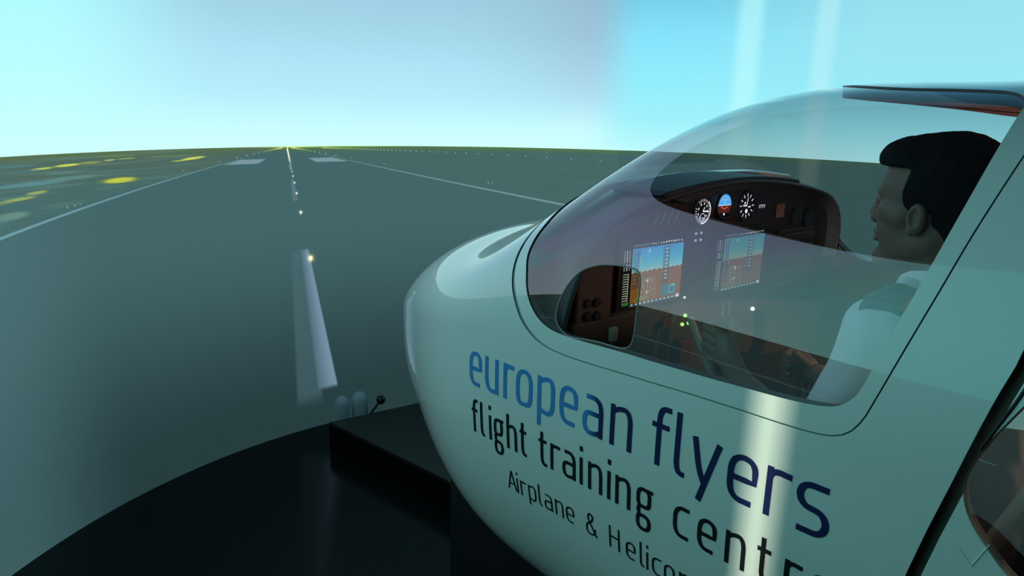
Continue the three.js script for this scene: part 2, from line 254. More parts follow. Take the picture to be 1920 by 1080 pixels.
function field(poly) {   // signed distance to an outline, negative inside
  let x0 = 1e9, x1 = -1e9, y0 = 1e9, y1 = -1e9; for (const [x, y] of poly) { x0 = Math.min(x0, x); x1 = Math.max(x1, x); y0 = Math.min(y0, y); y1 = Math.max(y1, y); }
  return (x, y) => {
    const bx = Math.max(x0 - x, x - x1, 0), by = Math.max(y0 - y, y - y1, 0); if (bx > 0.06 || by > 0.06) return Math.hypot(bx, by);
    let d = 1e9, inside = false;
    for (let i = 0, j = poly.length - 1; i < poly.length; j = i++) {
      const ax = poly[j][0], ay = poly[j][1], ex = poly[i][0] - ax, ey = poly[i][1] - ay, wx = x - ax, wy = y - ay, t = clamp((wx * ex + wy * ey) / (ex * ex + ey * ey + 1e-12)), dx = wx - ex * t, dy = wy - ey * t;
      d = Math.min(d, dx * dx + dy * dy);
      if ((poly[i][1] > y) !== (ay > y) && x < ex * (y - ay) / ey + ax) inside = !inside;
    }
    return (inside ? -1 : 1) * Math.sqrt(d);
  };
}
function start(grid) { return { P: Array.from(grid.P), N: Array.from(grid.N), Q: Array.from(grid.Q), idx: grid.idx }; }
function clip(g, f) {   // keeps the side where f < 0, cutting triangles on the line
  const n = g.P.length / 3, val = new Float32Array(n); for (let i = 0; i < n; i++) val[i] = f(g.Q[i * 2], g.Q[i * 2 + 1]);
  const P = [], N = [], Q = [], idx = [], map = new Map(), cut = new Map();
  const keep = (i) => { let k = map.get(i); if (k === undefined) { k = P.length / 3; map.set(i, k); P.push(g.P[i * 3], g.P[i * 3 + 1], g.P[i * 3 + 2]); N.push(g.N[i * 3], g.N[i * 3 + 1], g.N[i * 3 + 2]); Q.push(g.Q[i * 2], g.Q[i * 2 + 1]); } return k; };
  const edge = (a, b) => { if (a > b) [a, b] = [b, a]; const key = a * n + b; let k = cut.get(key); if (k === undefined) { const t = val[a] / (val[a] - val[b]); k = P.length / 3; cut.set(key, k); for (let c = 0; c < 3; c++) { P.push(lerp(g.P[a * 3 + c], g.P[b * 3 + c], t)); N.push(lerp(g.N[a * 3 + c], g.N[b * 3 + c], t)); } for (let c = 0; c < 2; c++) Q.push(lerp(g.Q[a * 2 + c], g.Q[b * 2 + c], t)); } return k; };
  for (let i = 0; i < g.idx.length; i += 3) {
    const t = [g.idx[i], g.idx[i + 1], g.idx[i + 2]], s = t.map((k) => val[k] < 0), c = s[0] + s[1] + s[2];
    if (c === 3) idx.push(keep(t[0]), keep(t[1]), keep(t[2]));
    else if (c === 1) { const k = s.indexOf(true), a = t[k], b = t[(k + 1) % 3], d = t[(k + 2) % 3]; idx.push(keep(a), edge(a, b), edge(a, d)); }
    else if (c === 2) { const k = s.indexOf(false), a = t[k], b = t[(k + 1) % 3], d = t[(k + 2) % 3]; const e1 = edge(a, b), e2 = edge(a, d); idx.push(e1, keep(b), keep(d), e1, keep(d), e2); }
  }
  return { P, N, Q, idx };
}
function toGeometry(g, shift = 0) {
  const p = Float32Array.from(g.P); if (shift) for (let i = 0; i < p.length; i++) p[i] += g.N[i] * shift;
  const o = new THREE.BufferGeometry(); o.setAttribute('position', new THREE.BufferAttribute(p, 3)); o.setAttribute('normal', new THREE.BufferAttribute(Float32Array.from(g.N), 3)); o.setAttribute('uv', new THREE.BufferAttribute(Float32Array.from(g.Q), 2)); o.setIndex(new THREE.BufferAttribute(Uint32Array.from(g.idx), 1)); return o;
}
function rim(poly, d0, d1, closed = true) {   // ribbon that turns an outline's edge inwards
  const p = [], idx = [], n = poly.length; for (const [z, g] of poly) p.push(...off(z, g, d0).toArray(), ...off(z, g, d1).toArray());
  for (let i = 0; i < (closed ? n : n - 1); i++) { const a = i * 2, b = ((i + 1) % n) * 2; idx.push(a, b, a + 1, b, b + 1, a + 1); }
  const o = new THREE.BufferGeometry(); o.setAttribute('position', new THREE.Float32BufferAttribute(p, 3)); o.setIndex(idx); o.computeVertexNormals(); return o;
}
const outlineGlass = loop([[-1.30, 0], [-1.285, .2], [-1.25, .42], [-1.222, .56], [-1.210, .616], [-1.206, .653], [-1.2, .684], [-1.19, .72], [-1.167, .77], [-1.149, .813], [-1.124, .858], [-1.087, .902], [-1.043, .932], [-.951, .961], [-.813, .976], [-.694, .976], [-.59, .97], [-.516, .965], [-.473, .96], [-.45, .955], [-.432, .945], [-.419, .929], [-.412, .911], [-.397, .851], [-.379, .766], [-.368, .679], [-.364, .575], [-.372, .428], [-.385, .345], [-.43, .278], [-.52, .242], [-.613, .228], [-.68, .205], [-.75, .16], [-.80, .10], [-.83, .03],
  [-.835, -.05], [-.825, -.115], [-.79, -.18], [-.745, -.225], [-.695, -.257], [-.645, -.286], [-.586, -.315], [-.48, -.338], [-.40, -.352], [-.372, -.43], [-.364, -.575], [-.368, -.679], [-.379, -.766], [-.397, -.851], [-.412, -.911], [-.419, -.929], [-.432, -.945], [-.45, -.955], [-.473, -.96], [-.516, -.965], [-.59, -.97], [-.694, -.976], [-.813, -.976], [-.951, -.961], [-1.043, -.932], [-1.087, -.902], [-1.124, -.858], [-1.149, -.813], [-1.167, -.77], [-1.19, -.72], [-1.2, -.684], [-1.206, -.653], [-1.210, -.616], [-1.222, -.56], [-1.25, -.42], [-1.285, -.2]], false);
const outlineGroove = loop([[-1.35, 0], [-1.33, .2], [-1.29, .42], [-1.256, .56], [-1.244, .635], [-1.233, .684], [-1.219, .732], [-1.198, .785], [-1.171, .838], [-1.139, .892], [-1.092, .943], [-1.04, .975], [-.947, 1.004], [-.809, 1.017], [-.689, 1.014], [-.584, 1.009], [-.51, 1.006], [-.467, 1.003], [-.441, .998], [-.421, .987], [-.405, .964], [-.393, .93], [-.37, .847], [-.352, .766], [-.34, .685], [-.331, .597], [-.327, .5], [-.325, .3], [-.325, 0]], true);
const outlineVent = loop([[-.968, .802], [-1.006, .811], [-1.03, .835], [-1.045, .873], [-1.045, .907], [-1.028, .93], [-1.005, .946], [-.922, .960], [-.858, .966], [-.843, .960], [-.836, .944], [-.84, .867], [-.849, .827], [-.86, .814], [-.878, .809], [-.918, .804]], false);
const outlineDoor = [[-.20, .5], [-.215, .7], [-.235, .852], [-.246, .897], [-.271, 1.012], [-.29, 1.093], [-.305, 1.165], [-.33, 1.32], [-.345, 1.55], [-.345, 1.85], [.7, 1.85], [.7, .45], [-.15, .45]];
const outlinePane = loop([[-.17, .80], [-.205, .86], [-.235, .918], [-.255, .962], [-.267, 1.005], [-.263, 1.036], [-.251, 1.062], [-.228, 1.091], [-.202, 1.118], [-.15, 1.15], [-.05, 1.165], [.3, 1.165], [.4, 1.1], [.4, .9], [.3, .75], [-.05, .75], [-.13, .765]], false);
const dGlass = field(outlineGlass), dGroove = field(outlineGroove), dVent = field(outlineVent), dDoor = field(outlineDoor), dPane = field(outlinePane);
const gapAt = (z) => lerp(0.0012, 0.0040, smooth(-1.02, -1.2, z)), DGAP = 0.0085;

const mShell = std(0.74, 0.84, 0.79, { roughness: 0.38, clearcoat: 1, clearcoatRoughness: 0.03, specularIntensity: 0.6 });
const mLiner = std(0.17, 0.145, 0.12, { roughness: 0.9 });
const mGlass = new THREE.MeshPhysicalMaterial({ transmission: 1, thickness: 0, roughness: 0, ior: 2.1, side: THREE.DoubleSide }); mGlass.color.setRGB(0.90, 0.93, 0.94);
const mTint = new THREE.MeshPhysicalMaterial({ transmission: 1, thickness: 0, roughness: 0, ior: 2.5, side: THREE.DoubleSide }); mTint.color.setRGB(0.66, 0.70, 0.70);
const mBlack = std(0.008, 0.008, 0.009, { roughness: 0.5 }), mPanel = std(0.011, 0.0105, 0.012, { roughness: 0.6 }), mTrim = std(0.045, 0.05, 0.052, { roughness: 0.45 });
const mRim = std(0.45, 0.45, 0.42, { roughness: 0.4 }), mChrome = std(0.75, 0.76, 0.78, { roughness: 0.18, metalness: 1 });

const sim = thing('flight_simulator', 'white rounded flight simulator cabin with a clear bubble canopy and blue lettering', 'simulator');
{
  const grid = start(shellGrid(1, 380)), mirroredDoor = (z, g) => dDoor(z, Math.abs(g)), mirroredPane = (z, g) => dPane(z, Math.abs(g)), mirroredVent = (z, g) => dVent(z, g);
  const outside = clip(grid, (z, g) => gapAt(z) - dGroove(z, g)), canopy = clip(grid, (z, g) => dGroove(z, g) + gapAt(z));
  const hull = toGeometry(clip(outside, (z, g) => DGAP - mirroredDoor(z, g)));
  mesh('hull', hull, mShell, sim);
  const frame = mesh('canopy_frame', toGeometry(clip(canopy, (z, g) => -dGlass(z, g))), mShell, sim);
  mesh('window_edge', rim(outlineGlass, -0.0005, -0.0245), mTrim, frame);
  const glass = mesh('windshield', toGeometry(clip(clip(canopy, dGlass), (z, g) => -mirroredVent(z, g)), -0.003), mGlass, sim);
  mesh('vent_window_rim', tube(outlineVent.map(([z, g]) => off(z, g, -0.003)), 0.0017, true, 160), std(0.3, 0.3, 0.27, { roughness: 0.4 }), glass);
  const doorShell = clip(clip(outside, (z, g) => mirroredDoor(z, g) + DGAP), (z, g) => -mirroredPane(z, g));
  mesh('panel_joint', toGeometry(clip(clip(grid, (z, g) => dGroove(z, g) - 0.008), (z, g) => -dGroove(z, g) - 0.008), -0.0045), std(.40, .48, .45, { roughness: .7 }), sim);
  const door = mesh('door', [toGeometry(doorShell), rim(outlinePane, 0, -0.02)], mShell, sim);
  { // blister pane that swells outwards from its edge
    const pane = clip(clip(outside, mirroredPane), (z, g) => -g);
    for (let i = 0; i < pane.P.length / 3; i++) { const t = 1 - clamp(-dPane(pane.Q[i * 2], Math.abs(pane.Q[i * 2 + 1])) / 0.09), h = 0.009 * (1 - t * t) - 0.004; for (let c = 0; c < 3; c++) pane.P[i * 3 + c] += pane.N[i * 3 + c] * h; }
    const g = toGeometry(pane); g.computeVertexNormals(); mesh('window_pane', g, mTint, door);
  }
  const seal = []; for (const [z, g] of [[-.222, .70], [-.224, .80], [-.232, .877], [-.244, .92], [-.257, .962]]) seal.push(off(z + 0.010 * clamp((.962 - g) / .2), g, 0.0005));
  mesh('door_seal', tube(seal, 0.0022, false, 30), mBlack, door);
  const coarse = start(shellGrid(2.2, 170));
  const liner = clip(clip(coarse, (z, g) => 0.004 - dGlass(z, g)), (z, g) => 0.004 - mirroredPane(z, g));
  const cap = []; { const z = TAIL, s = section(z), sh = new THREE.Shape(); for (let i = 0; i <= 80; i++) { const [x, y] = onSection(s, s.total * i / 80); i ? sh.lineTo(x, y) : sh.moveTo(x, y); } for (let i = 79; i > 0; i--) { const [x, y] = onSection(s, s.total * i / 80); sh.lineTo(-x, y); } cap.push(new THREE.ShapeGeometry(sh).translate(0, 0, z)); }
  mesh('interior_lining', toGeometry(liner, -0.024), mLiner, sim);
  mesh('rear_bulkhead', cap, mShell, sim);
  // brownish trim along the roof opening
  for (const s of [1, -1]) {
    const line = s < 0 ? [[-.80, .155], [-.745, .223], [-.695, .255], [-.645, .284], [-.586, .313], [-.48, .336], [-.41, .349]] : [[-.75, .158], [-.68, .203], [-.613, .226], [-.52, .24], [-.43, .276]], p = [], idx = [];
    line.forEach(([z, g], i) => { const w = .012 + .03 * i / (line.length - 1); p.push(...off(z, s * (g - .004), -.0255).toArray(), ...off(z + .012, s * (g - w), -.0262).toArray()); });
    for (let i = 0; i < line.length - 1; i++) idx.push(i * 2, i * 2 + 2, i * 2 + 1, i * 2 + 1, i * 2 + 2, i * 2 + 3);
    const g = new THREE.BufferGeometry(); g.setAttribute('position', new THREE.Float32BufferAttribute(p, 3)); g.setIndex(idx); g.computeVertexNormals();
    mesh('roof_trim', g, std(.22, .13, .125, { roughness: 0.7 }), sim);
  }
  { // warm reading lamp on a short stalk behind the pilot's right shoulder
    mesh('map_light', [new THREE.SphereGeometry(.014, 16, 12).translate(.10, 1.70, -.26)], glowFlat(1, .45, .25, 0.8), sim);
    mesh('map_light_stalk', tube([[.10, 1.70, -.245], [.11, 1.69, -.15], [.14, 1.55, -.06], [.15, 1.4, -.05]], .006), mBlack, sim);
    const l = new THREE.PointLight(new THREE.Color(1, .46, .32), 0.42); l.position.set(.10, 1.70, -.26); l.castShadow = true; l.name = 'map_light_glow'; scene.add(l);
  }
  mesh('pedestal', box(0.9, 0.8, 2.7, 0, 0.4, -0.44, 0.02), mBlack, sim);
}

// ---------------------------------------------------------------- lettering: strokes in units of the x-height, laid on the shell
const W = 0.72;
const GL = {   // each glyph: strokes of [x, y, corner radius]; closed strokes end with 'o'
  e: [[[0, .5], [W, .5], [W, 1, .34], [0, 1, .34], [0, 0, .36], [W - .04, 0]]], u: [[[0, 1.06], [0, 0, .36], [W, 0, .2], [W, .1]], [[W, 1.06], [W, -.06]]], r: [[[0, 1.06], [0, -.06]], [[0, .6], [0, 1, .32], [W - .14, .97]]],
  o: [[[W / 2, 0], [0, 0, .34], [0, 1, .34], [W, 1, .34], [W, 0, .34], 'o']], p: [[[0, 1.06], [0, -.44]], [[0, .9], [W * .5, 1.02, .1], [W, 1, .3], [W, 0, .34], [W * .3, 0, .2], [0, .1]]], a: [[[.06, 1], [W, 1, .34], [W, -.06]], [[W, .56], [0, .56, .22], [0, 0, .26], [W * .7, 0, .2], [W, .1]]],
  n: [[[0, 1.06], [0, -.06]], [[0, .86], [W * .35, 1, .2], [W, 1, .36], [W, -.06]]], f: [[[.62, 1.42], [.22, 1.42, .3], [.22, -.06]], [[-.04, .97], [.58, .97]]], l: [[[0, 1.48], [0, 0, .3], [.3, -.02]]], y: [[[0, 1.06], [.2, .3, .2], [.38, .02]], [[.8, 1.06], [.24, -.46]]],
  s: [[[W - .02, 1], [0, 1, .3], [0, .54, .24], [W, .47, .26], [W, 0, .3], [0, 0]]], i: [[[0, 1.06], [0, -.06]], [[0, 1.5], [0, 1.3]]], g: [[[.32, .36], [0, .36, .22], [0, 1, .24], [.64, 1, .24], [.64, .36, .22], 'o'], [[.5, 1], [.82, 1]], [[.1, .36], [.0, .2, .1], [.1, .02], [.66, 0, .25], [.66, -.5, .25], [0, -.5, .25], [0, 0, .2], [.2, 0]]],
  h: [[[0, 1.48], [0, -.06]], [[0, .86], [W * .35, 1, .2], [W, 1, .36], [W, -.06]]], t: [[[.2, 1.36], [.2, 0, .3], [.56, -.02]], [[-.04, .97], [.54, .97]]], c: [[[W - .02, 1], [0, 1, .36], [0, 0, .36], [W - .02, 0]]],
  A: [[[0, -.04], [.47, 1.4]], [[.47, 1.4], [.94, -.04]], [[.17, .44], [.77, .44]]], H: [[[0, 1.42], [0, -.04]], [[.84, 1.42], [.84, -.04]], [[0, .74], [.84, .74]]], '&': [[[1.0, -.05], [.16, 1.0, .1], [.2, 1.38, .2], [.62, 1.38, .2], [.62, .98, .2], [.0, .6, .2], [.0, 0, .3], [.72, 0, .3], [.86, .5]]],
};
function strokeLine(pts) {   // rounds the corners of a stroke
  const closed = pts[pts.length - 1] === 'o', q = closed ? pts.slice(0, -1) : pts, out = [], n = q.length;
  for (let i = 0; i < n; i++) {
    const [x, y, r] = q[i];
    if (!r || (!closed && (i === 0 || i === n - 1))) { out.push([x, y]); continue; }
    const a = q[(i + n - 1) % n], b = q[(i + 1) % n], la = Math.hypot(a[0] - x, a[1] - y), lb = Math.hypot(b[0] - x, b[1] - y), ra = Math.min(r, la * .5), rb = Math.min(r, lb * .5);
    const p0 = [x + (a[0] - x) / la * ra, y + (a[1] - y) / la * ra], p1 = [x + (b[0] - x) / lb * rb, y + (b[1] - y) / lb * rb];
    for (let k = 0; k <= 8; k++) { const t = k / 8, u = 1 - t, f = 0.86; const cx = lerp((p0[0] + p1[0]) / 2, x, f), cy = lerp((p0[1] + p1[1]) / 2, y, f); out.push([u * u * p0[0] + 2 * u * t * cx + t * t * p1[0], u * u * p0[1] + 2 * u * t * cy + t * t * p1[1]]); }
  }
  if (closed) out.push(out[0].slice());
  const fine = [out[0]]; for (let i = 1; i < out.length; i++) { const a = out[i - 1], b = out[i], l = Math.hypot(b[0] - a[0], b[1] - a[1]); if (l < 1e-4) continue; const m = Math.ceil(l / 0.25); for (let k = 1; k <= m; k++) fine.push([lerp(a[0], b[0], k / m), lerp(a[1], b[1], k / m)]); }
  return { pts: fine, closed };
}
function sideX(z, y) { const { w, t, b, m } = dims(z), up = y > m, n = up ? NU : NL, h = up ? t - m : m - b; return w * Math.max(0, 1 - (Math.abs(y - m) / h) ** n) ** (1 / n); }
function letter(ch, z0, yb, hx, wx, thick, mat, parent, tint) {
  const p = [], col = [], idx = [];
  for (const s of GL[ch]) {
    const { pts, closed } = strokeLine(s), n = pts.length, base = p.length / 3;
    for (let i = 0; i < n; i++) {
      const a = pts[i > 0 ? i - 1 : closed ? n - 2 : 0], b = pts[i < n - 1 ? i + 1 : closed ? 1 : n - 1]; let dx = (b[0] - a[0]) * wx, dy = (b[1] - a[1]) * hx; const l = Math.hypot(dx, dy) || 1; dx /= l; dy /= l;
      for (const sgn of [-1, 1]) {
        const th = thick * (Math.abs(dx) > 0.7 ? 0.9 : 1), z = z0 + pts[i][0] * wx - sgn * dy * th / 2, y = yb + pts[i][1] * hx + sgn * dx * th / 2 + 0.0343 * (z - z0), x = sideX(z, y);
        p.push(-x - 0.0011, y, z); if (tint) { const c = tint(pts[i][0]); col.push(...c); }
      }
    }
    for (let i = 0; i < n - 1; i++) { const a = base + i * 2; idx.push(a, a + 2, a + 1, a + 1, a + 2, a + 3); }
  }
  const g = new THREE.BufferGeometry(); g.setAttribute('position', new THREE.Float32BufferAttribute(p, 3)); if (tint) g.setAttribute('color', new THREE.Float32BufferAttribute(col, 3)); g.setIndex(idx); g.computeVertexNormals();
  mesh('letter', g, mat, parent);
}
{
  const BLUE = [.045, .27, .66], NAVY = [.012, .02, .10];
  const mBlue = std(...BLUE, { roughness: 0.5, specularIntensity: 0.5 }), mNavy = std(...NAVY, { roughness: 0.5, specularIntensity: 0.5 }), mInk = std(.008, .011, .014, { roughness: 0.5, specularIntensity: 0.5 }), mFade = std(1, 1, 1, { roughness: 0.5, specularIntensity: 0.5, vertexColors: true });
  const line = (name) => { const g = new THREE.Group(); g.name = numbered(name); sim.add(g); return g; };
  const l1 = line('lettering'), base1 = (z) => 1.252 + (z + 1.3) * 0.034, z1 = [-1.320, -1.259, -1.193, -1.150, -1.081, -1.013, -.945, -.869, -.769, -.712, -.676, -.601, -.530, -.478];
  [...'europeanflyers'].forEach((c, i) => letter(c, z1[i], base1(z1[i]), .0775, i < 3 ? .051 : i < 6 ? .058 : .063, .0115, i < 6 ? mBlue : i === 6 ? mFade : mNavy, l1, i === 6 ? (x) => mix3(BLUE, NAVY, smooth(.0, .66, x)) : null));
  const l2 = line('lettering'), base2 = (z) => 1.126 + (z + 1.3) * 0.036, z2 = [-1.318, -1.281, -1.248, -1.230, -1.184, -1.142, -1.080, -1.040, -1.003, -.951, -.926, -.872, -.850, -.795, -.706, -.652, -.594, -.536, -.484, -.441];
  [...'flighttrainingcentre'].forEach((c, i) => letter(c, z2[i], base2(z2[i]), .0575, i < 6 ? .037 : .0435, .0088, mInk, l2));
  const l3 = line('lettering'), base3 = (z) => 1.016 + (z + 1.18) * 0.034, z3 = [-1.195, -1.162, -1.149, -1.122, -1.088, -1.069, -1.034, -1.000, -.938, -.870, -.824, -.787, -.770, -.756, -.726, -.690, -.650, -.624, -.590];
  [...'Airplane&Helicopter'].forEach((c, i) => letter(c, z3[i], base3(z3[i]), .0365, .0295, .0046, mInk, l3));
  // small pale V-shaped strokes on the door
  for (const [[za, ga], [zb, gb]] of [[[-.258, 1.102], [-.241, 1.121]], [[-.2405, 1.121], [-.226, 1.084]]]) mesh('pale_v_mark', tube([off(za, ga, .0006), off((za + zb) / 2, (ga + gb) / 2, .0006), off(zb, gb, .0006)], 0.0007, false, 8, 6), std(.85, .92, .9, { roughness: .5 }), sim);
}

// ---------------------------------------------------------------- instrument panel
function canvasTex(w, h, draw) { const c = document.createElement('canvas'); c.width = w; c.height = h; draw(c.getContext('2d'), w, h); const t = new THREE.CanvasTexture(c); t.colorSpace = THREE.SRGBColorSpace; t.magFilter = t.minFilter = THREE.LinearFilter; return t; }
function glow(tex, k, o = {}) { const m = new THREE.MeshStandardMaterial({ color: 0x050505, roughness: 0.35, emissive: 0xffffff, emissiveIntensity: k, emissiveMap: tex, side: THREE.DoubleSide, ...o }); return m; }
function flightDisplay(seed, dim) {
  return canvasTex(560, 420, (c, w, h) => {
    const R = rng(seed), box2 = (x, y, a, b, s) => { c.fillStyle = s; c.fillRect(x * w, y * h, a * w, b * h); };
    box2(0, 0, 1, 1, '#0b0d0e');
    const g = c.createLinearGradient(0, .08 * h, 0, .46 * h); g.addColorStop(0, dim ? '#3a9fae' : '#2f9fe0'); g.addColorStop(.6, dim ? '#3fb0b0' : '#3fc4e6'); g.addColorStop(1, dim ? '#a4bb9a' : '#9fd8d4'); c.fillStyle = g; c.fillRect(.15 * w, .09 * h, .85 * w, .4 * h);
    c.fillStyle = dim ? '#7a5a3a' : '#8a5a1e'; c.beginPath(); c.moveTo(.15 * w, .47 * h); for (let i = 0; i <= 40; i++) c.lineTo((.15 + .85 * i / 40) * w, (.455 + .014 * Math.sin(i * 1.7) + .008 * R()) * h); c.lineTo(w, .94 * h); c.lineTo(.15 * w, .94 * h); c.fill();
    box2(.17, .12, .105, .60, 'rgba(30,60,110,.35)'); box2(.655, .12, .115, .60, 'rgba(40,70,90,.45)');
    c.fillStyle = '#dff2e6'; for (let i = 0; i < 9; i++) { c.fillRect(.19 * w, (.15 + .06 * i) * h, .03 * w, 2); c.fillRect(.66 * w, (.15 + .06 * i) * h, .022 * w, 2); c.fillRect(.70 * w, (.145 + .06 * i) * h, .04 * w, 7); }
    c.fillStyle = '#d8d060'; c.fillRect(.268 * w, .2 * h, 4, .34 * h);
    box2(.16, .025, .3, .04, 'rgba(80,110,120,.9)'); for (let i = 0; i < 12; i++) { c.fillStyle = i < 4 ? '#a8c8c0' : '#e6efe6'; c.fillRect((.46 + .044 * i) * w, (.03 + .012 * R()) * h, (.018 + .016 * R()) * w, 10); }
    // engine strip
    for (let i = 0; i < 3; i++) { c.fillStyle = i % 2 ? '#e8efe6' : '#9fb6a6'; c.fillRect((.02 + .04 * i) * w, .1 * h, 6, .18 * h); c.fillRect((.02 + .04 * i) * w, .31 * h, 8, .1 * h); }
    for (let i = 0; i < 13; i++) { c.fillStyle = '#dfeecb'; c.fillRect(.02 * w, (.46 + .037 * i) * h, .08 * w, 4); c.fillRect(.1 * w, (.46 + .037 * i) * h, 5, 12); }
    box2(.03, .905, .1, .05, '#2f7a2c');
    // compass rose and course needle
    c.strokeStyle = '#e8f0e8'; c.lineWidth = 3; c.setLineDash([5, 9]); c.beginPath(); c.arc(.42 * w, .80 * h, .2 * h, 0, 7); c.stroke(); c.setLineDash([]);
    for (let i = 0; i < 90; i++) { c.fillStyle = ['#cfe0cf', '#7fae8a', '#e8f4ee', '#a9b49a'][i % 4]; c.fillRect((.28 + .26 * R()) * w, (.56 + .36 * R()) * h, 3 + 4 * R(), 2 + 5 * R()); }
    c.strokeStyle = '#59c06a'; c.lineWidth = 4; c.beginPath(); c.moveTo(.42 * w, .6 * h); c.lineTo(.42 * w, .9 * h); c.stroke(); c.fillStyle = '#ffffff'; c.beginPath(); c.moveTo(.42 * w, .58 * h); c.lineTo(.436 * w, .64 * h); c.lineTo(.404 * w, .64 * h); c.fill(); c.fillRect(.41 * w, .78 * h, 9, 18);
    c.strokeStyle = '#d8f4f4'; c.beginPath(); c.moveTo(.42 * w, .12 * h); c.lineTo(.435 * w, .17 * h); c.lineTo(.405 * w, .17 * h); c.closePath(); c.stroke();
    if (!dim) { box2(.66, .74, .26, .18, '#2c7a86'); c.strokeStyle = '#8fe0e0'; c.strokeRect(.8 * w, .77 * h, .09 * w, .12 * h); c.fillStyle = '#9df0e8'; c.fillRect(.84 * w, .755 * h, .06 * w, 7); }
    box2(.15, .94, .85, .06, '#2a4650'); for (let i = 0; i < 12; i++) { c.fillStyle = '#dfe8e4'; c.fillRect((.17 + .068 * i) * w, .953 * h, (.03 + .012 * R()) * w, 9); } box2(.93, .935, .06, .05, '#f2f6f2');
    c.fillStyle = '#58c058'; for (let i = 0; i < 26; i++) c.fillRect((.2 + .22 * R()) * w, (.86 + .08 * R()) * h, 5, 5);
  });
}
const panel = new THREE.Group(); panel.name = 'instrument_panel'; sim.add(panel); panel.position.set(0, 0, -1.1);
